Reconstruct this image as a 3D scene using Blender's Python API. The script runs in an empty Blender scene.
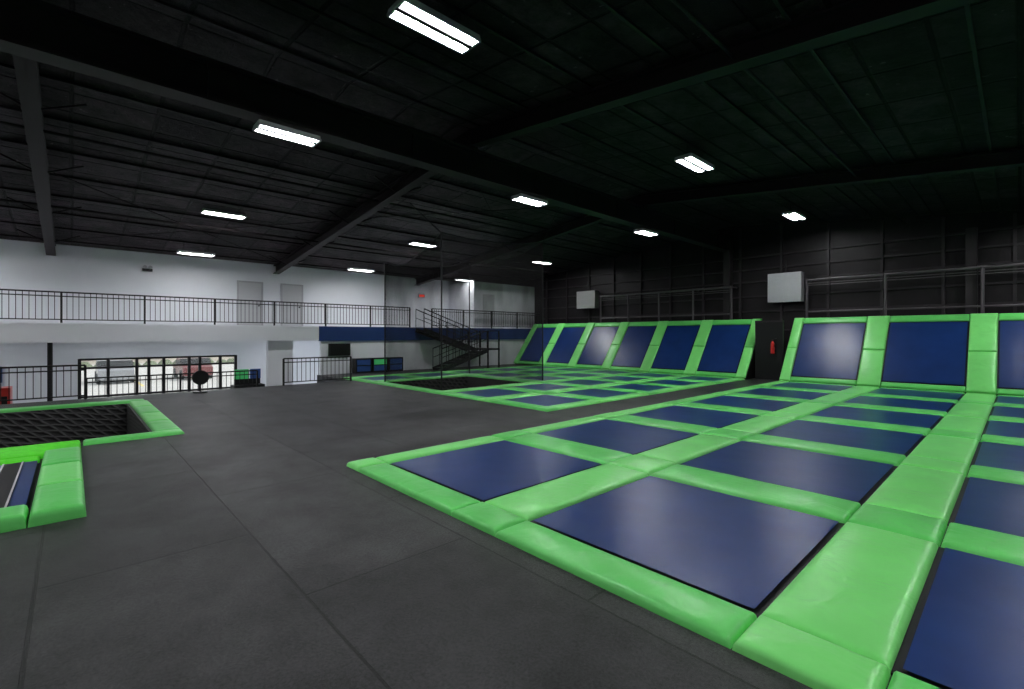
import bpy, bmesh, math, random
from mathutils import Vector, Matrix, noise as mnoise
random.seed(3)
scene = bpy.context.scene
COL = scene.collection

# ---------------------------------------------------------------- materials
def new_mat(name):
    m = bpy.data.materials.new(name); m.use_nodes = True
    nt = m.node_tree
    b = nt.nodes['Principled BSDF']
    return m, nt, b

def mat(name, col, rough=0.5, metal=0.0, noise=0.0, nscale=8.0, bump=0.0, bscale=20.0, spec=0.5, stretch=(1,1,1), bdist=0.02, distort=0.0, detail=4):
    m, nt, b = new_mat(name)
    b.inputs['Base Color'].default_value = (*col, 1)
    b.inputs['Roughness'].default_value = rough
    b.inputs['Metallic'].default_value = metal
    b.inputs['Specular IOR Level'].default_value = spec
    tc = nt.nodes.new('ShaderNodeTexCoord')
    mp = nt.nodes.new('ShaderNodeMapping'); mp.inputs['Scale'].default_value = stretch
    nt.links.new(tc.outputs['Object'], mp.inputs['Vector'])
    if noise > 0:
        n = nt.nodes.new('ShaderNodeTexNoise'); n.inputs['Scale'].default_value = nscale; n.inputs['Detail'].default_value = 5
        nt.links.new(mp.outputs[0], n.inputs['Vector'])
        mix = nt.nodes.new('ShaderNodeMix'); mix.data_type = 'RGBA'
        mix.inputs['A'].default_value = (*[c*(1-noise) for c in col], 1)
        mix.inputs['B'].default_value = (*[min(1, c*(1+noise)) for c in col], 1)
        nt.links.new(n.outputs['Fac'], mix.inputs['Factor'])
        nt.links.new(mix.outputs['Result'], b.inputs['Base Color'])
    if bump > 0:
        n2 = nt.nodes.new('ShaderNodeTexNoise'); n2.inputs['Scale'].default_value = bscale; n2.inputs['Detail'].default_value = detail
        n2.inputs['Distortion'].default_value = distort
        nt.links.new(mp.outputs[0], n2.inputs['Vector'])
        bp = nt.nodes.new('ShaderNodeBump'); bp.inputs['Strength'].default_value = bump; bp.inputs['Distance'].default_value = bdist
        nt.links.new(n2.outputs['Fac'], bp.inputs['Height'])
        nt.links.new(bp.outputs[0], b.inputs['Normal'])
    return m

def emis(name, col, s):
    m, nt, b = new_mat(name)
    b.inputs['Base Color'].default_value = (*col, 1)
    b.inputs['Emission Color'].default_value = (*col, 1)
    b.inputs['Emission Strength'].default_value = s
    return m

M = {}
M['green']  = mat('green_vinyl_pad', (0.135,0.64,0.14), 0.33, noise=0.10, nscale=2.5, bump=0.35, bscale=3.6, bdist=0.05, distort=0.7, detail=3, spec=0.42)
M['green2'] = mat('green_vinyl_pad_light', (0.205,0.75,0.185), 0.33, noise=0.10, nscale=2.5, bump=0.35, bscale=3.3, bdist=0.05, distort=0.7, detail=3, spec=0.42)
M['lime']   = mat('lime_foam', (0.09,0.75,0.01), 0.6, noise=0.2, nscale=10, bump=0.4, bscale=25)
M['bed']    = mat('navy_trampoline_fabric', (0.007,0.032,0.140), 0.33, noise=0.3, nscale=2.0, bump=0.18, bscale=2.0, bdist=0.03, spec=0.34, detail=1)
M['black']  = mat('black_vinyl', (0.005,0.005,0.006), 0.5, spec=0.3)
M['metal']  = mat('black_painted_steel', (0.010,0.010,0.011), 0.45, noise=0.3, nscale=4, spec=0.3)
M['beam']   = mat('black_painted_beam', (0.012,0.008,0.010), 0.55, noise=0.4, nscale=4, spec=0.25)
M['pipe']   = mat('dark_grey_pipe', (0.08,0.07,0.077), 0.45, noise=0.2, nscale=4)
M['white']  = mat('white_painted_wall', (0.76,0.78,0.82), 0.7, noise=0.03, nscale=2)
M['grey']   = mat('grey_paint', (0.42,0.43,0.45), 0.5, noise=0.05)
M['unit']   = mat('offwhite_unit_paint', (0.28,0.28,0.28), 0.5, noise=0.08)
M['door']   = mat('door_paint', (0.52,0.53,0.55), 0.45, noise=0.03)
M['blue']   = mat('blue_fascia_paint', (0.008,0.035,0.15), 0.5, noise=0.15, nscale=2)
M['red']    = mat('red_enamel', (0.55,0.02,0.02), 0.3, noise=0.05)
M['darkred']= mat('maroon_car_paint', (0.16,0.03,0.03), 0.3, noise=0.05)
M['stripe'] = mat('white_webbing', (0.5,0.5,0.52), 0.6, noise=0.1)
M['tile']   = mat('grey_lobby_floor', (0.45,0.45,0.46), 0.35, noise=0.1, nscale=2)
M['asph']   = mat('concrete_parking_lot', (0.50,0.49,0.46), 0.9, noise=0.15, nscale=0.5)
M['tan']    = mat('tan_masonry', (0.55,0.50,0.42), 0.8, noise=0.15)
M['yellow'] = mat('yellow_paint', (0.75,0.6,0.2), 0.6, noise=0.1)
M['shrub']  = mat('shrub_leaves', (0.14,0.17,0.10), 0.8, noise=0.4, nscale=10)
M['silver'] = mat('silver_car_paint', (0.35,0.36,0.38), 0.25, metal=0.4, noise=0.05)
M['lamp']   = emis('fixture_lens', (0.97,0.98,1.0), 135)
M['lampw']  = emis('fixture_lens_dim', (0.97,0.98,1.0), 75)
M['lamp2']  = emis('downlight_lens', (0.93,0.97,1.0), 36)
M['screenG']= emis('green_screen', (0.05,0.4,0.12), 0.25)
M['screenB']= mat('blue_bin', (0.02,0.07,0.25), 0.5)
M['exit']   = emis('exit_red', (0.9,0.05,0.02), 0.8)

def rubber():
    m, nt, b = new_mat('black_rubber_flooring')
    tc = nt.nodes.new('ShaderNodeTexCoord')
    mp = nt.nodes.new('ShaderNodeMapping'); mp.inputs['Location'].default_value = (0.55, 0.17, 0)
    br = nt.nodes.new('ShaderNodeTexBrick')
    br.inputs['Scale'].default_value = 1; br.inputs['Brick Width'].default_value = 2.44; br.inputs['Row Height'].default_value = 1.22
    br.inputs['Mortar Size'].default_value = 0.010; br.inputs['Mortar Smooth'].default_value = 0.3
    br.inputs['Color1'].default_value = (0.021,0.021,0.022,1); br.inputs['Color2'].default_value = (0.034,0.034,0.035,1)
    br.inputs['Mortar'].default_value = (0.003,0.003,0.003,1)
    nt.links.new(tc.outputs['Object'], mp.inputs[0]); nt.links.new(mp.outputs[0], br.inputs['Vector'])
    n = nt.nodes.new('ShaderNodeTexNoise'); n.inputs['Scale'].default_value = 55; n.inputs['Detail'].default_value = 5; n.inputs['Roughness'].default_value=0.8
    nt.links.new(tc.outputs['Object'], n.inputs['Vector'])
    n3 = nt.nodes.new('ShaderNodeTexNoise'); n3.inputs['Scale'].default_value = 1.3; n3.inputs['Detail'].default_value = 8; n3.inputs['Roughness'].default_value=0.7
    nt.links.new(tc.outputs['Object'], n3.inputs['Vector'])
    add = nt.nodes.new('ShaderNodeMath'); add.operation='MULTIPLY'
    nt.links.new(n.outputs['Fac'], add.inputs[0]); nt.links.new(n3.outputs['Fac'], add.inputs[1])
    r = nt.nodes.new('ShaderNodeMapRange'); r.inputs['From Min'].default_value=0.16; r.inputs['From Max'].default_value=0.35
    r.inputs['To Min'].default_value=0.05; r.inputs['To Max'].default_value=2.2
    nt.links.new(add.outputs[0], r.inputs['Value'])
    mul = nt.nodes.new('ShaderNodeVectorMath'); mul.operation='SCALE'
    nt.links.new(br.outputs['Color'], mul.inputs[0]); nt.links.new(r.outputs['Result'], mul.inputs['Scale'])
    nt.links.new(mul.outputs[0], b.inputs['Base Color'])
    b.inputs['Roughness'].default_value = 0.46
    b.inputs['Specular IOR Level'].default_value = 0.36
    ma = nt.nodes.new('ShaderNodeMath'); ma.operation='MULTIPLY_ADD'; ma.inputs[1].default_value=-1.0
    nt.links.new(br.outputs['Fac'], ma.inputs[0]); nt.links.new(n.outputs['Fac'], ma.inputs[2])
    bp = nt.nodes.new('ShaderNodeBump'); bp.inputs['Strength'].default_value=0.8; bp.inputs['Distance'].default_value=0.010
    nt.links.new(ma.outputs[0], bp.inputs['Height']); nt.links.new(bp.outputs[0], b.inputs['Normal'])
    return m
M['rubber'] = rubber()

def ceilmat():
    m, nt, b = new_mat('black_ceiling_insulation')
    tc = nt.nodes.new('ShaderNodeTexCoord')
    br = nt.nodes.new('ShaderNodeTexBrick')
    br.offset = 0.0
    br.inputs['Scale'].default_value = 1; br.inputs['Brick Width'].default_value = 0.75; br.inputs['Row Height'].default_value = 1.22
    br.inputs['Mortar Size'].default_value = 0.04; br.inputs['Mortar Smooth'].default_value = 0.5
    br.inputs['Color1'].default_value = (0.014,0.0095,0.012,1); br.inputs['Color2'].default_value = (0.050,0.034,0.043,1)
    br.inputs['Mortar'].default_value = (0.001,0.0007,0.001,1)
    nt.links.new(tc.outputs['Object'], br.inputs['Vector'])
    n = nt.nodes.new('ShaderNodeTexNoise'); n.inputs['Scale'].default_value = 1.8; n.inputs['Detail'].default_value = 9; n.inputs['Roughness'].default_value=0.8
    nt.links.new(tc.outputs['Object'], n.inputs['Vector'])
    r = nt.nodes.new('ShaderNodeMapRange'); r.inputs['From Min'].default_value=0.40; r.inputs['From Max'].default_value=0.64
    r.inputs['To Min'].default_value=0.1; r.inputs['To Max'].default_value=1.9
    nt.links.new(n.outputs['Fac'], r.inputs['Value'])
    mul = nt.nodes.new('ShaderNodeVectorMath'); mul.operation='SCALE'
    nt.links.new(br.outputs['Color'], mul.inputs[0]); nt.links.new(r.outputs['Result'], mul.inputs['Scale'])
    n2 = nt.nodes.new('ShaderNodeTexNoise'); n2.inputs['Scale'].default_value = 5; n2.inputs['Detail'].default_value = 7; n2.inputs['Roughness'].default_value=0.8
    nt.links.new(tc.outputs['Object'], n2.inputs['Vector'])
    r2 = nt.nodes.new('ShaderNodeMapRange'); r2.inputs['From Min'].default_value=0.63; r2.inputs['From Max'].default_value=0.67
    nt.links.new(n2.outputs['Fac'], r2.inputs['Value'])
    mix = nt.nodes.new('ShaderNodeMix'); mix.data_type='RGBA'
    nt.links.new(r2.outputs['Result'], mix.inputs['Factor'])
    nt.links.new(mul.outputs[0], mix.inputs['A']); mix.inputs['B'].default_value=(0.28,0.23,0.26,1)
    nt.links.new(mix.outputs['Result'], b.inputs['Base Color'])
    b.inputs['Roughness'].default_value = 0.5
    b.inputs['Specular IOR Level'].default_value = 0.15
    ma = nt.nodes.new('ShaderNodeMath'); ma.operation='MULTIPLY_ADD'; ma.inputs[1].default_value=-0.8
    nt.links.new(br.outputs['Fac'], ma.inputs[0]); nt.links.new(n.outputs['Fac'], ma.inputs[2])
    bp = nt.nodes.new('ShaderNodeBump'); bp.inputs['Strength'].default_value=1.0; bp.inputs['Distance'].default_value=0.2
    nt.links.new(ma.outputs[0], bp.inputs['Height']); nt.links.new(bp.outputs[0], b.inputs['Normal'])
    return m
M['ceil'] = ceilmat()
M['bwall'] = mat('black_metal_wall_panel', (0.010,0.008,0.0095), 0.45, noise=0.8, nscale=1.5, bump=0.35, bscale=1.5, bdist=0.06, spec=0.22, detail=2)
M['girt'] = mat('black_wall_girt', (0.024,0.020,0.023), 0.5, noise=0.3, nscale=3, spec=0.3)

def pitmat():
    # black cargo-net lining: diamond cord pattern over dark fabric
    m, nt, b = new_mat('black_pit_netting_lining')
    tc = nt.nodes.new('ShaderNodeTexCoord')
    mp = nt.nodes.new('ShaderNodeMapping'); mp.inputs['Rotation'].default_value=(0.785,0.785,0.5)
    nt.links.new(tc.outputs['Object'], mp.inputs[0])
    w1 = nt.nodes.new('ShaderNodeTexWave'); w1.inputs['Scale'].default_value=3.2; w1.bands_direction='X'; w1.inputs['Distortion'].default_value=1.5
    w2 = nt.nodes.new('ShaderNodeTexWave'); w2.inputs['Scale'].default_value=3.2; w2.bands_direction='Z'; w2.inputs['Distortion'].default_value=1.5
    nt.links.new(mp.outputs[0], w1.inputs['Vector']); nt.links.new(mp.outputs[0], w2.inputs['Vector'])
    mx = nt.nodes.new('ShaderNodeMath'); mx.operation='MAXIMUM'
    nt.links.new(w1.outputs['Fac'], mx.inputs[0]); nt.links.new(w2.outputs['Fac'], mx.inputs[1])
    cr = nt.nodes.new('ShaderNodeMapRange'); cr.inputs['From Min'].default_value=0.75; cr.inputs['From Max'].default_value=0.98
    cr.inputs['To Min'].default_value=0.008; cr.inputs['To Max'].default_value=0.07
    nt.links.new(mx.outputs[0], cr.inputs['Value'])
    cc = nt.nodes.new('ShaderNodeCombineColor')
    for i in range(3): nt.links.new(cr.outputs['Result'], cc.inputs[i])
    nt.links.new(cc.outputs[0], b.inputs['Base Color'])
    b.inputs['Roughness'].default_value=0.6
    bp = nt.nodes.new('ShaderNodeBump'); bp.inputs['Strength'].default_value=0.8; bp.inputs['Distance'].default_value=0.04
    nt.links.new(mx.outputs[0], bp.inputs['Height']); nt.links.new(bp.outputs[0], b.inputs['Normal'])
    return m
M['pitnet'] = pitmat()

def netmat():
    m, nt, b = new_mat('black_mesh_netting')
    b.inputs['Base Color'].default_value=(0.022,0.021,0.022,1); b.inputs['Roughness'].default_value=0.9; b.inputs['Specular IOR Level'].default_value=0.05
    tc = nt.nodes.new('ShaderNodeTexCoord')
    n = nt.nodes.new('ShaderNodeTexNoise'); n.inputs['Scale'].default_value=0.8; n.inputs['Detail'].default_value=2
    mp = nt.nodes.new('ShaderNodeMapping'); mp.inputs['Scale'].default_value=(2,2,1.0); mp.inputs['Rotation'].default_value=(0.3,0.3,0)
    nt.links.new(tc.outputs['Object'], mp.inputs[0]); nt.links.new(mp.outputs[0], n.inputs['Vector'])
    sx = nt.nodes.new('ShaderNodeSeparateXYZ'); nt.links.new(tc.outputs['Object'], sx.inputs[0])
    rz_ = nt.nodes.new('ShaderNodeMapRange'); rz_.inputs['From Min'].default_value=2.6; rz_.inputs['From Max'].default_value=4.2
    rz_.inputs['To Min'].default_value=0.0; rz_.inputs['To Max'].default_value=0.30
    nt.links.new(sx.outputs['Z'], rz_.inputs['Value'])
    r = nt.nodes.new('ShaderNodeMapRange'); r.inputs['To Min'].default_value=0.26; r.inputs['To Max'].default_value=0.38
    r.inputs['From Min'].default_value=0.35; r.inputs['From Max'].default_value=0.65
    nt.links.new(n.outputs['Fac'], r.inputs['Value'])
    ad = nt.nodes.new('ShaderNodeMath'); ad.operation='ADD'
    nt.links.new(r.outputs['Result'], ad.inputs[0]); nt.links.new(rz_.outputs['Result'], ad.inputs[1])
    nt.links.new(ad.outputs[0], b.inputs['Alpha'])
    return m
M['net'] = netmat()
def glassmat():
    m, nt, b = new_mat('window_glass')
    b.inputs['Base Color'].default_value=(0.8,0.9,0.9,1); b.inputs['Roughness'].default_value=0.05; b.inputs['Alpha'].default_value=0.10
    return m
M['glass'] = glassmat()

# ---------------------------------------------------------------- mesh builder
class MB:
    def __init__(s, xf=None):
        s.v=[]; s.f=[]; s.m=[]; s.mats=[]; s.xf=xf
    def mi(s, k):
        if k not in s.mats: s.mats.append(k)
        return s.mats.index(k)
    def vert(s, p):
        p = Vector(p)
        if s.xf: p = s.xf(p)
        s.v.append(tuple(p)); return len(s.v)-1
    def face(s, pts, k):
        ids=[s.vert(p) for p in pts]; s.f.append(ids); s.m.append(s.mi(k))
    def hexa(s, c, k):
        ids=[s.vert(p) for p in c]
        for q in ((0,3,2,1),(4,5,6,7),(0,1,5,4),(1,2,6,5),(2,3,7,6),(3,0,4,7)):
            s.f.append([ids[i] for i in q]); s.m.append(s.mi(k))
    def box(s, a, b, k):
        x0,y0,z0=[min(a[i],b[i]) for i in range(3)]; x1,y1,z1=[max(a[i],b[i]) for i in range(3)]
        s.hexa([(x0,y0,z0),(x1,y0,z0),(x1,y1,z0),(x0,y1,z0),(x0,y0,z1),(x1,y0,z1),(x1,y1,z1),(x0,y1,z1)], k)
    def beam(s, p, q, w, h, k):
        p=Vector(p); q=Vector(q); d=(q-p).normalized()
        up=Vector((0,0,1)) if abs(d.z)<0.95 else Vector((1,0,0))
        r=d.cross(up).normalized()*w/2; u=r.cross(d).normalized()*h/2
        s.hexa([p-r-u,p+r-u,q+r-u,q-r-u,p-r+u,p+r+u,q+r+u,q-r+u], k)
    def cyl(s, p, q, r, k, n=10, r2=None):
        r2 = r if r2 is None else r2
        p=Vector(p); q=Vector(q); d=(q-p).normalized()
        up=Vector((0,0,1)) if abs(d.z)<0.95 else Vector((1,0,0))
        a=d.cross(up).normalized(); c=a.cross(d).normalized()
        A=[s.vert(p+(a*math.cos(t)+c*math.sin(t))*r) for t in [2*math.pi*i/n for i in range(n)]]
        B=[s.vert(q+(a*math.cos(t)+c*math.sin(t))*r2) for t in [2*math.pi*i/n for i in range(n)]]
        k=s.mi(k)
        for i in range(n):
            j=(i+1)%n; s.f.append([A[i],A[j],B[j],B[i]]); s.m.append(k)
        s.f.append(A[::-1]); s.m.append(k); s.f.append(B); s.m.append(k)
    def ibeam(s, p, q, w, h, k, t=0.03):
        p=Vector(p); q=Vector(q); z=Vector((0,0,1))
        s.beam(p+z*(h/2-t/2), q+z*(h/2-t/2), w, t, k)
        s.beam(p-z*(h/2-t/2), q-z*(h/2-t/2), w, t, k)
        s.beam(p, q, t, h-2*t, k)
    def obj(s, name, parent=None, bevel=0, seg=2, smooth=False):
        me=bpy.data.meshes.new(name); me.from_pydata(s.v,[],s.f)
        for k in s.mats: me.materials.append(M[k])
        me.polygons.foreach_set('material_index', s.m)
        me.update()
        bm=bmesh.new(); bm.from_mesh(me); bmesh.ops.recalc_face_normals(bm, faces=bm.faces); bm.to_mesh(me); bm.free()
        o=bpy.data.objects.new(name, me); COL.objects.link(o)
        if bevel:
            md=o.modifiers.new('bevel','BEVEL'); md.width=bevel; md.segments=seg; md.limit_method='ANGLE'
            smooth=True
        if smooth:
            for p in me.polygons: p.use_smooth=True
            if bevel:
                w=o.modifiers.new('wn','WEIGHTED_NORMAL')
        if parent: o.parent=parent
        return o
def empty(name):
    e=bpy.data.objects.new(name,None); COL.objects.link(e); return e

# ---------------------------------------------------------------- constants
WX=-22.0; BX=-19.0; WY=20.2; EX=12.0; RY=-10.0
RIDX, RIDZ, SL = -8.3, 6.15, 0.11
def roof(x): return RIDZ-SL*abs(x-RIDX)
LOW=-1.3
PE=-16.0
pitL=(-14.2,-9.5,-6.0,0.98); pitR=(-14.55,-11.05,7.6,11.2)
xs=sorted({BX-0.2,PE,-14.55,-14.2,-11.05,-9.5,EX}); ys=sorted({RY,-6.0,0.98,7.2,7.6,11.2,WY})
m=MB()
for i in range(len(xs)-1):
    for j in range(len(ys)-1):
        cx=(xs[i]+xs[i+1])/2; cy=(ys[j]+ys[j+1])/2
        if cx<PE and cy<7.2: continue
        if any(p[0]<cx<p[1] and p[2]<cy<p[3] for p in (pitL,pitR)): continue
        m.box((xs[i],ys[j],-0.2),(xs[i+1],ys[j+1],0),'rubber')
m.obj('floor')
m=MB(); m.box((WX,RY,LOW-0.1),(PE,7.2,LOW),'tile'); m.obj('floor_lobby')
m=MB(); m.box((PE,RY,LOW),(PE+0.1,7.2,-0.2),'black'); m.box((BX-0.2,7.2,LOW),(PE,7.3,-0.2),'black'); m.obj('trim_platform_skirt')

# ---------------------------------------------------------------- walls
m=MB(); m.box((WX-4,WY,LOW-0.1),(EX,WY+0.2,6.4),'bwall'); m.obj('wall_back')
gy0,gy1,gz=0.2,4.95,0.78
m=MB()
m.box((WX-0.2,RY,LOW),(WX,gy0,gz),'white'); m.box((WX-0.2,gy1,LOW),(WX,WY,gz),'white'); m.box((WX-0.2,RY,gz),(WX,WY,roof(WX)+0.0),'white')
m.obj('wall_left')
m=MB(); m.box((BX-0.2,7.3,LOW),(BX-0.08,WY,1.36),'white'); m.obj('wall_under_balcony')
m=MB(); m.box((EX,RY,LOW),(EX+0.2,WY,6),'white'); m.obj('wall_right')
m=MB(); m.box((WX,RY-0.2,LOW),(EX,RY,6.4),'white'); m.obj('wall_rear')
m=MB()
m.box((WX,RY,1.5),(BX-0.08,WY,1.93),'white')
m.box((BX-0.08,RY,1.38),(BX,7.2,1.95),'white')
m.box((BX-0.08,7.2,1.36),(BX,WY,1.95),'blue')
m.obj('balcony_slab')
m=MB(); m.box((WX,15.6,1.95),(BX-0.7,WY-0.02,4.45),'white'); m.box((BX-0.7,16.2,1.95),(BX-0.67,17.0,3.8),'door'); m.obj('wall_balcony_room')

def railing(name, p, q, h, z0, sp=0.13, post=2.0):
    m=MB(); p=Vector(p); q=Vector(q); L=(q-p).length; d=(q-p)/L
    m.beam((p.x,p.y,z0+h),(q.x,q.y,z0+h),0.05,0.04,'metal')
    m.beam((p.x,p.y,z0+0.1),(q.x,q.y,z0+0.1),0.03,0.03,'metal')
    m.beam((p.x,p.y,z0+h-0.12),(q.x,q.y,z0+h-0.12),0.03,0.03,'metal')
    n=int(L/sp)
    for i in range(n+1):
        a=p+d*(L*i/n); m.beam((a.x,a.y,z0+0.1),(a.x,a.y,z0+h),0.016,0.016,'metal')
    n=max(1,round(L/post))
    for i in range(n+1):
        a=p+d*(L*i/n); m.beam((a.x,a.y,z0),(a.x,a.y,z0+h),0.05,0.05,'metal')
    return m.obj(name)
railing('balcony_railing',(BX-0.15,RY+0.1,0),(BX-0.15,11.4,0),0.9,1.955)
railing('balcony_railing',(BX-0.15,12.6,0),(BX-0.15,WY-0.1,0),0.9,1.955)
railing('platform_railing',(PE+0.15,-6,0),(PE+0.15,0.25,0),0.85,0)
railing('platform_railing',(PE+0.15,4.9,0),(PE+0.15,7.1,0),0.85,0)
railing('lobby_railing',(-17.6,0.3,0),(-17.6,4.6,0),0.95,LOW+0.75)
m=MB(); m.box((-17.75,0.2,LOW),(-17.45,4.7,LOW+0.75),'white'); m.obj('lobby_half_wall')

def door(name,y0,y1,z0,z1,x=WX+0.004):
    m=MB()
    m.box((x,y0-0.07,z0),(x+0.05,y0,z1+0.07),'grey'); m.box((x,y1,z0),(x+0.05,y1+0.07,z1+0.07),'grey'); m.box((x,y0,z1),(x+0.05,y1,z1+0.07),'grey')
    m.box((x,y0,z0),(x+0.03,y1,z1),'door')
    m.cyl((x+0.03,y1-0.1,z0+0.9),(x+0.09,y1-0.1,z0+0.9),0.03,'metal')
    m.obj(name)
door('door_1',5.05,5.9,1.935,3.78); door('door_2',6.75,7.55,1.935,3.78)
m=MB()
for y in (gy0,0.95,1.75,2.1,2.55,3.35,3.7,4.4,gy1):
    m.box((WX-0.12,y-0.045,LOW),(WX+0.02,y+0.045,gz),'metal')
for z in (LOW+0.05,0.45,gz-0.03,-0.55): m.box((WX-0.11,gy0,z-0.035),(WX+0.01,gy1,z+0.035),'metal')
m.box((WX-0.06,gy0,LOW),(WX-0.05,gy1,gz),'glass')
m.obj('window_1')
# exterior
m=MB(); m.box((-90,-60,LOW-0.2),(WX-0.2,50,LOW-0.1),'asph')
for i in range(8): m.box((-40,-6+i*3,LOW-0.1),(-35,-5.85+i*3,LOW-0.095),'yellow')
m.obj('ground_outside')
m=MB(); m.box((-70,-20,LOW-0.1),(-64,50,1.8),'tan')
for i in range(14): m.box((-64.0,-18+i*4.5,-0.9),(-63.9,-15+i*4.5,0.8),'metal')
m.obj('building_across_street')
def car(x,y,k):
    m=MB(); z=LOW-0.1
    prof=[(-2.1,0.3),(-2.1,0.75),(-1.2,0.88),(-0.6,1.38),(0.9,1.4),(1.6,0.95),(2.1,0.85),(2.1,0.3)]
    A=[m.vert((x+a,y-0.85,z+b)) for a,b in prof]; B=[m.vert((x+a,y+0.85,z+b)) for a,b in prof]
    n=len(prof)
    for i in range(n):
        j=(i+1)%n; m.f.append([A[i],A[j],B[j],B[i]]); m.m.append(m.mi('metal' if i in (2,4) else k))
    m.f.append(A); m.m.append(m.mi(k)); m.f.append(B); m.m.append(m.mi(k))
    for s in (-0.86,0.86): m.box((x-0.7,y+s-0.01,z+0.92),(x+1.2,y+s+0.01,z+1.28),'metal')
    for a in (-1.3,1.3):
        for s in (-0.8,0.8): m.cyl((x+a,y+s-0.1,z+0.33),(x+a,y+s+0.1,z+0.33),0.33,'black',16)
    m.obj('parked_car')
car(-39.5,2.0,'silver'); car(-39.5,6.2,'darkred')
m=MB()
for i in range(40):
    c=Vector((-58+random.uniform(-.8,.8), -10+i*1.2, -1.2+random.uniform(-.1,.1)))
    m.cyl(c-Vector((0,0,.3)),c+Vector((0,0,.3)),0.8,'shrub',8,0.3)
m.obj('shrub_hedge')

m=MB(); m.cyl((BX-0.3,-0.46,LOW),(BX-0.3,-0.46,1.5),0.06,'metal'); m.obj('support_column')
m=MB(); m.box((BX-0.5,5.4,LOW),(BX-0.25,6.3,1.5),'white'); m.obj('wall_lobby_pier')
m=MB(); m.box((-21.9,-3.0,0.1),(-21.85,-1.6,0.6),'blue'); m.box((-21.85,-2.8,0.2),(-21.84,-1.8,0.5),'stripe'); m.obj('lobby_sign')
m=MB()
m.box((-17.5,-1.7,LOW),(-16.9,-1.1,0.3),'red'); m.box((-16.9,-1.65,-0.5),(-16.88,-1.3,0.2),'grey'); m.box((-16.9,-1.25,-0.2),(-16.88,-1.15,0.1),'black')
m.obj('vending_machine')
m=MB()
m.cyl((PE+0.5,2.62,0),(PE+0.5,2.62,0.03),0.18,'metal',20); m.cyl((PE+0.5,2.62,0.03),(PE+0.5,2.62,0.25),0.02,'metal')
m.cyl((PE+0.47,2.62,0.42),(PE+0.53,2.62,0.42),0.2,'black',24); m.cyl((PE+0.465,2.62,0.42),(PE+0.47,2.62,0.42),0.16,'metal',24)
m.obj('round_sign_stand')
m=MB(); X0=WX+0.004; m.box((X0,1.9,3.95),(X0+0.08,2.2,4.05),'metal'); m.cyl((X0+0.08,1.97,4.1),(X0+0.16,1.97,4.1),0.06,'grey'); m.cyl((X0+0.08,2.13,4.1),(X0+0.16,2.13,4.1),0.06,'grey'); m.obj('emergency_light')
m=MB(); m.box((X0,13.6,3.6),(X0+0.06,14.0,3.82),'grey'); m.box((X0+0.06,13.64,3.65),(X0+0.07,13.96,3.77),'exit'); m.obj('exit_sign')
m=MB()
m.box((BX-0.07,7.6,0.75),(BX+0.0,8.5,1.25),'metal'); m.box((BX,7.66,0.8),(BX+0.01,8.44,1.2),'black'); m.obj('wall_television')
m=MB()
for i in range(3):
    y=8.6+i*0.75
    m.box((BX-0.07,y,0),(BX+0.3,y+0.7,0.62),'metal'); m.box((BX+0.3,y+0.06,0.08),(BX+0.31,y+0.64,0.3),'screenB'); m.box((BX+0.3,y+0.06,0.34),(BX+0.31,y+0.64,0.56),('screenB','screenG','screenB')[i])
m.obj('storage_cubby')
m=MB()
m.box((BX-0.45,4.2,LOW),(BX+0.1,5.2,-0.2),'metal'); m.box((BX-0.3,4.3,0.0),(BX-0.25,4.75,0.35),'screenG'); m.box((BX-0.3,4.8,0.0),(BX-0.25,5.15,0.35),'screenB'); m.box((BX-0.32,4.3,-0.2),(BX-0.3,5.15,0.0),'metal')
m.obj('check_in_counter')

# staircase, switchback
m=MB()
def flight(x0,x1,ya,za,yb,zb,n):
    for i in range(n):
        t=(i+0.5)/n; y=ya+(yb-ya)*t; z=za+(zb-za)*(i+1)/n
        dy=abs(yb-ya)/n
        m.box((x0,y-dy/2,z-0.04),(x1,y+dy/2+0.02,z),'metal')
    for x in (x0,x1):
        m.beam((x,ya,za-0.1),(x,yb,zb-0.1),0.04,0.2,'metal')
        m.beam((x,ya,za+0.85),(x,yb,zb+0.85),0.04,0.04,'metal')
        m.beam((x,ya,za+0.45),(x,yb,zb+0.45),0.025,0.025,'metal')
        for i in range(n+1):
            t=i/n; m.beam((x,ya+(yb-ya)*t,za+(zb-za)*t),(x,ya+(yb-ya)*t,za+(zb-za)*t+0.85),0.022,0.022,'metal')
flight(BX+0.05,BX+0.75,11.6,1.93,14.6,0.95,7)
m.box((BX+0.05,14.6,0.87),(BX+1.6,15.4,0.95),'metal')
for x in (BX+0.08,BX+1.57):
    for y in (14.65,15.35): m.beam((x,y,0),(x,y,1.8),0.06,0.06,'metal')
m.beam((BX+0.08,15.35,1.8),(BX+1.57,15.35,1.8),0.04,0.04,'metal')
flight(BX+0.85,BX+1.55,14.6,0.95,12.0,0.14,7)
m.obj('metal_staircase')

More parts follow.
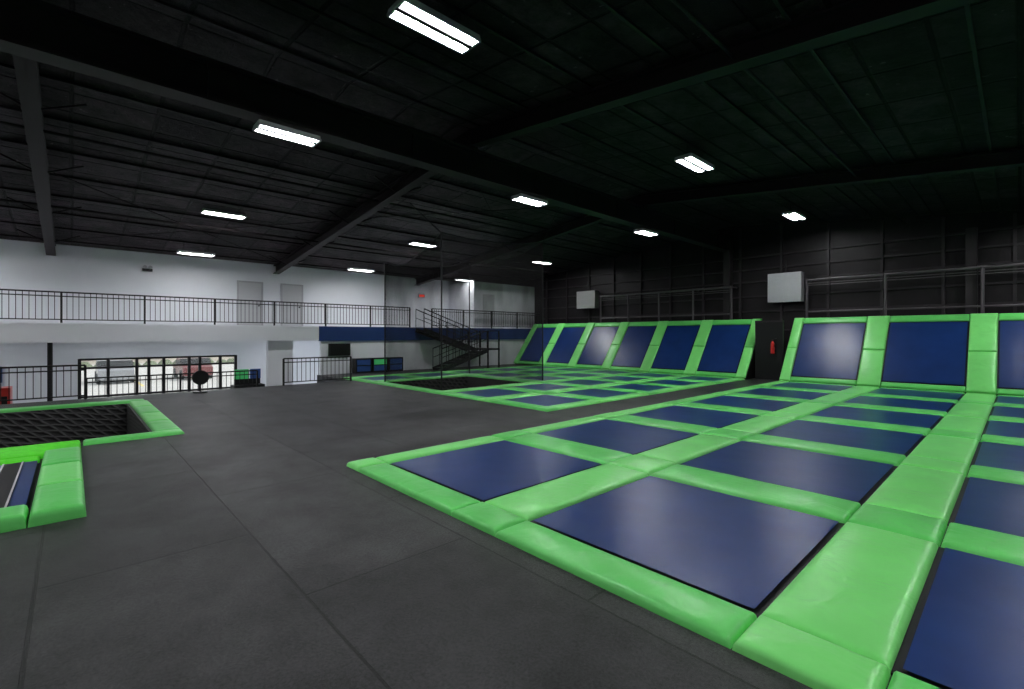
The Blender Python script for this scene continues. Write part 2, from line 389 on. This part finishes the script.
# ---------------------------------------------------------------- roof / ceiling
m=MB()
for a,b in ((WX-0.2,RIDX),(RIDX,EX+0.2)):
    za,zb=roof(a),roof(b)
    m.hexa([(a,RY-0.2,za),(b,RY-0.2,zb),(b,WY+0.2,zb),(a,WY+0.2,za),(a,RY-0.2,za+0.15),(b,RY-0.2,zb+0.15),(b,WY+0.2,zb+0.15),(a,WY+0.2,za+0.15)],'ceil')
m.obj('ceiling')
m=MB()
x=WX+0.6
while x<EX:
    if abs(x-RIDX)>0.3:
        z=roof(x)-0.02
        m.beam((x,RY,z),(x,WY,z),0.04,0.045,'beam')
    x+=1.5
m.obj('ceiling_purlins')
RAF=(-7.5,-0.5,6.5,13.5)
for y in RAF:
    m=MB()
    for a,b,ha,hb in ((WX,RIDX,0.36,0.34),(RIDX,EX,0.34,0.22)):
            za,zb=roof(a)-0.04,roof(b)-0.04
            def slab(z0a,z0b,z1a,z1b,w,k='beam'):
                m.hexa([(a,y-w/2,z0a),(b,y-w/2,z0b),(b,y+w/2,z0b),(a,y+w/2,z0a),(a,y-w/2,z1a),(b,y-w/2,z1b),(b,y+w/2,z1b),(a,y+w/2,z1a)],k)
            slab(za-0.03,zb-0.03,za,zb,0.24)
            slab(za-ha,zb-hb,za-ha+0.03,zb-hb+0.03,0.24,'beam')
            slab(za-ha,zb-hb,za,zb,0.03)
    x=WX+1.5
    while x<RIDX-1:
        z=roof(x)-0.06
        m.beam((x,y,z-0.30),(x,y+0.7,z+0.02),0.03,0.03,'beam'); m.beam((x,y,z-0.30),(x,y-0.7,z+0.02),0.03,0.03,'beam')
        x+=3.0
    m.obj('ceiling_rafter')
GT,GB=5.68,5.06
m=MB(); m.ibeam((RIDX,RY,(GT+GB)/2),(RIDX,WY,(GT+GB)/2),0.34,GT-GB,'beam',0.04)
yy=RY+1
while yy<WY:
    m.box((RIDX-0.06,yy-0.015,GB),(RIDX+0.06,yy+0.015,GT),'beam'); yy+=3.5
for y in RAF: m.box((RIDX-0.1,y-0.1,GT),(RIDX+0.1,y+0.1,roof(RIDX)-0.3),'beam')
m.obj('ceiling_girder')
m=MB()
def rz(x): return roof(x)-0.12
for (xa,ya,xb,yb) in ((-21,-0.3,-15,6.3),(-15,-0.3,-21,6.3),(-14.5,6.7,-9,13.3),(-9,6.7,-14.5,13.3)):
    m.cyl((xa,ya,rz(xa)),(xb,yb,rz(xb)),0.014,'beam',6)
m.cyl((-17.2,RY,rz(-17.2)-0.1),(-17.2,WY,rz(-17.2)-0.1),0.03,'beam',8)
m.cyl((-2.6,RY,rz(-2.6)-0.1),(-2.6,WY,rz(-2.6)-0.1),0.03,'beam',8)
m.cyl((-12.6,RY,rz(-12.6)-0.1),(-12.6,WY,rz(-12.6)-0.1),0.03,'beam',8)
m.obj('ceiling_sprinkler_pipes')

def fixture(x,y,z,L=1.12,W=0.38,top=None,k='lamp'):
    m=MB()
    top = roof(x) if top is None else top
    m.box((x-W/2,y-L/2,z+0.03),(x+W/2,y+L/2,z+0.08),'grey')
    for s in (-1,1):
        m.box((x+s*W/2-0.012,y-L/2,z-0.005),(x+s*W/2+0.012,y+L/2,z+0.03),'grey')
        m.box((x-W/2,y+s*L/2-0.015,z-0.005),(x+W/2,y+s*L/2+0.015,z+0.03),'grey')
        m.box((x+s*W/4-W*0.13,y-L/2+0.05,z+0.005),(x+s*W/4+W*0.13,y+L/2-0.05,z+0.03),k)
        m.cyl((x,y+s*L/3,z+0.08),(x,y+s*L/3,top),0.008,'metal',6)
    m.box((x-0.035,y-L/2,z-0.005),(x+0.035,y+L/2,z+0.03),'metal')
    m.obj('ceiling_light_fixture')
for x,z in ((-5.0,5.44),(-16.3,5.2),(1.0,4.9),(7.0,4.25)):
    for y in (-3.6,3.35,10.3,17.2):
        fixture(x,y,z)
for y in (-3.0,3.25,9.45,15.2): fixture(-20.0,y,4.47,k='lampw',L=1.1)
for y in (-8.4,-2.9,2.63,8.34,13.7): fixture(RIDX,y,4.91,L=0.95,W=0.34,top=GB)
for y in (-6,-2,1.2,3.6,6.6):
    m=MB(); m.cyl((-20.5,y,1.46),(-20.5,y,1.5),0.22,'grey',16); m.cyl((-20.5,y,1.45),(-20.5,y,1.46),0.18,'lamp2',16); m.obj('lobby_downlight')

# ---------------------------------------------------------------- trampoline courts
PH=0.048
def samples(L):
    e=[0,0.006,0.016,0.032,0.06,0.11]
    e=[v for v in e if v<L*0.42]
    n=max(2,int((L-2*e[-1])/0.10))
    mid=[e[-1]+(L-2*e[-1])*i/n for i in range(1,n)]
    return e+mid+[L-v for v in reversed(e)]
def pad(m,x0,x1,y0,y1,k='green',z1=PH,z0=0.001,g=0.003):
    # stuffed vinyl pad: rounded rim, gentle crown, shallow fabric creases
    x0+=g; x1-=g; y0+=g; y1-=g
    W=x1-x0; D=y1-y0
    sx_=samples(W); sy_=samples(D); ids=[]
    mi=m.mi(k); seed=Vector((x0*1.7,y0*1.3,0))
    for a in sx_:
        row=[]
        for c in sy_:
            ex=min(a,W-a); ey=min(c,D-c)
            f=1.0
            for e in (ex,ey):
                t=min(e/0.032,1); f=min(f,math.sqrt(max(0,1-(1-t)**2)))
            crown=(1-(1-min(ex/0.25,1))**2)*(1-(1-min(ey/0.25,1))**2)
            p=Vector((a,c,0))+seed
            wr=mnoise.noise(p*3.0)*0.007+mnoise.noise(Vector((p.x*(2 if W>D else 9),p.y*(9 if W>D else 2),3)))*0.003
            row.append(m.vert((x0+a,y0+c,z0+(z1-z0)*f+(0.022+wr)*crown*f)))
        ids.append(row)
    for a in range(len(sx_)-1):
        for c in range(len(sy_)-1):
            m.f.append([ids[a][c],ids[a+1][c],ids[a+1][c+1],ids[a][c+1]]); m.m.append(mi)
def bed(mb,mr,x0,x1,y0,y1,z=0.034):
    mr.box((x0-0.004,y0-0.004,0.002),(x1+0.004,y1+0.004,0.014),'black')
    i=0.035
    n=8; k=mb.mi('bed'); ids=[]
    for a in range(n+1):
        row=[]
        for c in range(n+1):
            u=a/n; v=c/n
            row.append(mb.vert((x0+i+(x1-x0-2*i)*u, y0+i+(y1-y0-2*i)*v, z-0.012*(math.sin(math.pi*u)*math.sin(math.pi*v)))))
        ids.append(row)
    for a in range(n):
        for c in range(n):
            mb.f.append([ids[a][c],ids[a+1][c],ids[a+1][c+1],ids[a][c+1]]); mb.m.append(k)

def court(name, xcols, yrows, xo0, xo1, yo0, yo1, skip=()):
    e=empty(name); mp=MB(); mb=MB(); mr=MB()
    xe=[xo0]+[v for c in xcols for v in c]+[xo1]; ye=[yo0]+[v for c in yrows for v in c]+[yo1]
    xi=[(xe[i],xe[i+1],i%2==1) for i in range(len(xe)-1)]
    yi=[(ye[i],ye[i+1],i%2==1) for i in range(len(ye)-1)]
    for a,(x0,x1,ix) in enumerate(xi):
        for c,(y0,y1,iy) in enumerate(yi):
            if (a,c) in skip: continue
            if ix and iy: bed(mb,mr,x0,x1,y0,y1)
            elif ix: pad(mp,x0,x1,y0,y1,'green')
            elif iy: pad(mp,x0,x1,y0,y1,'green2')
            else: pad(mp,x0,x1,y0,y1,'green2' if (a+c)%4==0 else 'green', PH+0.006)
    mp.obj('pads',e,smooth=True); mb.obj('beds',e,smooth=True); mr.obj('frame',e)
    return e
xc=[(-5.27+2.43*k,-3.43+2.43*k) for k in range(5)]
yr=[(2.82+2.55*k,2.82+1.93+2.55*k) for k in range(6)]
court('trampoline_court',xc,yr,-5.6,xc[-1][1]+0.35,2.45,17.62)
xl=[(-18.5+1.99*k,-17.0+1.99*k) for k in range(6)]
yl=[(7.6+2.05*k,9.15+2.05*k) for k in range(5)]
skip={(a,c) for a in (3,4,5) for c in (1,2,3)}
court('trampoline_court',xl[1:],yl,-16.86,-6.7,7.25,17.62,skip)

def incline(name,xcols,xo0,xo1,y0=17.66,z0=0.03,y1=19.3,z1=2.2):
    e=empty(name)
    d=Vector((0,y1-y0,z1-z0)); L=d.length; d/=L; n=Vector((0,-d.z,d.y))
    o=Vector((0,y0,z0))
    xf=lambda p: Vector((p.x,0,0))+o+d*p.y+n*p.z
    mp=MB(xf); mb=MB(xf); mr=MB(xf)
    xe=[xo0]+[v for c in xcols for v in c]+[xo1]
    for i in range(len(xe)-1):
        a,b=xe[i],xe[i+1]
        if i%2: 
            pad(mp,a,b,0.02,0.2,'green'); pad(mp,a,b,L-0.26,L,'green')
            bed(mb,mr,a,b,0.2,L-0.26)
        else:
            pad(mp,a,b,0.02,L*0.5,'green2',PH+0.02); pad(mp,a,b,L*0.5,L,'green2',PH+0.02)
    mp.obj('pads',e,smooth=True); mb.obj('beds',e,smooth=True); mr.obj('frame',e)
    ms=MB()
    ms.hexa([(xo0+.02,y0+0.1,0.002),(xo1-.02,y0+0.1,0.002),(xo1-.02,y1+0.1,0.002),(xo0+.02,y1+0.1,0.002),(xo0+.02,y0+0.1,0.05),(xo1-.02,y0+0.1,0.05),(xo1-.02,y1+0.1,z1-0.05),(xo0+.02,y1+0.1,z1-0.05)],'black')
    ms.obj('support',e)
incline('angled_trampoline_wall',xc,-5.6,xc[-1][1]+0.35)
incline('angled_trampoline_wall',xl,-18.85,-6.7)

def pitbox(x0,x1,y0,y1,dep):
    m=MB(); t=0.04
    m.box((x0,y0,-dep),(x1,y1,-dep+0.04),'pitnet')
    m.box((x0,y0,-dep),(x0+t,y1,0),'pitnet'); m.box((x1-t,y0,-dep),(x1,y1,0),'pitnet')
    m.box((x0,y0,-dep),(x1,y0+t,0),'pitnet'); m.box((x0,y1-t,-dep),(x1,y1,0),'pitnet')
    return m
m=pitbox(*pitR,1.25); m.obj('foam_pit')
m=pitbox(*pitL,1.25); m.obj('foam_pit')
m=MB()
pad(m,-14.6,-14.2,-6,1.3); 
for k in range(4): pad(m,-14.2+k*1.175,-14.2+(k+1)*1.175,0.98,1.34,'green' if k%2 else 'green2')
pad(m,-9.5,-9.2,0.12,1.34)
m.obj('foam_pit_edge_pads',smooth=True)
e=empty('entry_trampoline')
m=MB()
for k in range(3): pad(m,-8.6+k*1.0,-7.6+k*1.0,-0.27,0.1,'green2' if k%2 else 'green',0.11)
for k in range(4): pad(m,-6.0,-5.6,-1.27-k*1.0,-0.27-k*1.0,'green2' if k%2 else 'green',0.11)
m.obj('pads',e,smooth=True)
mb=MB(); mr=MB(); bed(mb,mr,-8.3,-6.0,-4.2,-0.27,0.05); 
mr.box((-8.25,-0.60,0.053),(-6.05,-0.42,0.058),'black'); mr.box((-8.25,-0.60,0.059),(-6.05,-0.585,0.064),'stripe'); mr.box((-8.25,-0.44,0.059),(-6.05,-0.425,0.064),'stripe')
mb.obj('beds',e,smooth=True); mr.obj('frame',e)
m=MB(); pad(m,-9.5,-8.62,-5.8,0.1,'lime',0.05); pad(m,-8.62,-8.33,-5.8,-0.29,'lime',0.05); m.obj('landing_mat',smooth=True)

def netpanel(m,p,q,z0,zt):
    n=len(zt)-1
    for i in range(n):
        a=Vector(p).lerp(Vector(q),i/n); b=Vector(p).lerp(Vector(q),(i+1)/n)
        m.face([(a.x,a.y,z0),(b.x,b.y,z0),(b.x,b.y,zt[i+1]),(a.x,a.y,zt[i])],'net')
        m.cyl((a.x,a.y,zt[i]),(b.x,b.y,zt[i+1]),0.016,'metal',6)
m=MB()
c1=(-14.0,7.42,0); c2=(-10.80,7.42,0); c3=(-10.80,11.45,0); c4=(-14.75,11.45,0)
netpanel(m,c1,c2,0.1,[3.95,3.78,3.74,3.9,4.1,4.40])
netpanel(m,c2,c3,0.1,[4.40,4.36,4.40,4.50,4.68])
netpanel(m,c3,c4,0.1,[4.68,4.4,4.3,4.3,4.5])
netpanel(m,c4,c1,0.1,[4.5,4.2,4.0,3.9,3.95])
for c,zz in ((c1,3.95),(c2,4.40),(c3,4.68),(c4,4.5)):
    m.cyl((c[0],c[1],0.09),(c[0],c[1],zz),0.022,'metal',8)
m.cyl((c2[0],c2[1],4.38),(-12.6,7.5,5.6),0.014,'metal',6)
m.cyl((c3[0],c3[1],4.65),(-10.0,11.45,5.85),0.012,'metal',6)
m.obj('safety_net')

# ---------------------------------------------------------------- back wall structure
m=MB()
x=-18.7
while x<EX:
    m.box((x-0.04,WY-0.10,0),(x+0.04,WY,roof(x)-0.1),'girt'); x+=1.55
for z in (1.8,2.55,3.15,3.75,4.25,4.75): m.box((BX,WY-0.08,z-0.03),(EX,WY,z+0.03),'girt')
for x in (-8.3,-1.0):
    m.box((x-0.13,WY-0.32,0),(x+0.13,WY,roof(x)-0.5),'girt')
m.obj('trim_wall_girts')
m=MB()
yp=WY-0.55
for a,b,z in ((-14.5,-8.0,3.55),(-5.3,3.8,3.6)):
    m.cyl((a,yp,z),(b,yp,z),0.045,'pipe',8); m.cyl((a,yp,2.45),(b,yp,2.45),0.03,'pipe',8)
    for t in (-0.25,0.0):
        m.cyl((a,yp,z-0.12+t*0.3),(b,yp,z-0.12+t*0.3),0.014,'pipe',6)
    x=a
    while x<=b+0.01:
        m.cyl((x,yp,0),(x,yp,z+0.05),0.04,'pipe',8); m.cyl((x,yp,z),(x,WY,z),0.025,'pipe',8); x+=(b-a)/4
m.obj('pipe_frame')
def vent(x0,x1,z0,z1,k):
    m=MB(); y=WY-0.5
    m.box((x0,y,z0),(x1,WY-0.14,z1),k)
    n=8
    for i in range(n):
        z=z0+0.14+(z1-z0-0.28)*i/(n-1); m.box((x0+0.1,y-0.012,z-0.012),(x1-0.1,y-0.002,z+0.012),k)
    m.cyl(((x0+x1)/2,y+0.2,z1),((x0+x1)/2,y+0.2,z1+0.5),0.03,'metal',8)
    m.obj('wall_air_unit',bevel=0.01)
vent(-16.1,-14.9,3.0,3.9,'unit'); vent(-6.65,-5.5,2.85,3.95,'grey')
X=-5.98; Y=18.2
m=MB()
m.box((X-0.62,Y+0.1,0),(X+0.3,Y+0.2,2.1),'black'); m.box((X-0.62,Y+0.08,2.06),(X+0.3,Y+0.22,2.12),'girt')
m.obj('partition_panel')
m=MB()
m.cyl((X,Y,0.95),(X,Y,1.30),0.06,'red',16); m.cyl((X,Y,1.30),(X,Y,1.37),0.06,'red',16,0.03); m.cyl((X,Y,1.37),(X,Y,1.44),0.025,'metal',10)
m.beam((X,Y,1.45),(X+0.12,Y,1.48),0.03,0.02,'metal'); m.cyl((X,Y,1.42),(X+0.1,Y,1.1),0.012,'black',6); m.box((X-0.05,Y+0.05,1.1),(X+0.05,Y+0.1,1.3),'metal')
m.obj('fire_extinguisher')

# ---------------------------------------------------------------- world, sun, camera
w=bpy.data.worlds.new('sky'); scene.world=w; w.use_nodes=True
w.node_tree.nodes['Background'].inputs[0].default_value=(0.9,0.95,1,1); w.node_tree.nodes['Background'].inputs[1].default_value=1.2
sun=bpy.data.lights.new('sun','SUN'); sun.energy=3; sun.angle=0.02
so=bpy.data.objects.new('sun',sun); COL.objects.link(so); so.rotation_euler=Vector((0.4,0.5,0.75)).to_track_quat('Z','Y').to_euler()

cam=bpy.data.cameras.new('camera'); co=bpy.data.objects.new('camera',cam); COL.objects.link(co)
co.location=(0,0,1.6); co.rotation_euler=(math.radians(90),0,math.radians(47.04))
cam.sensor_width=36; cam.lens=473/1024*36; cam.shift_y=-9.5/1024; cam.clip_start=0.05; cam.clip_end=300
scene.camera=co
scene.view_settings.view_transform='Standard'
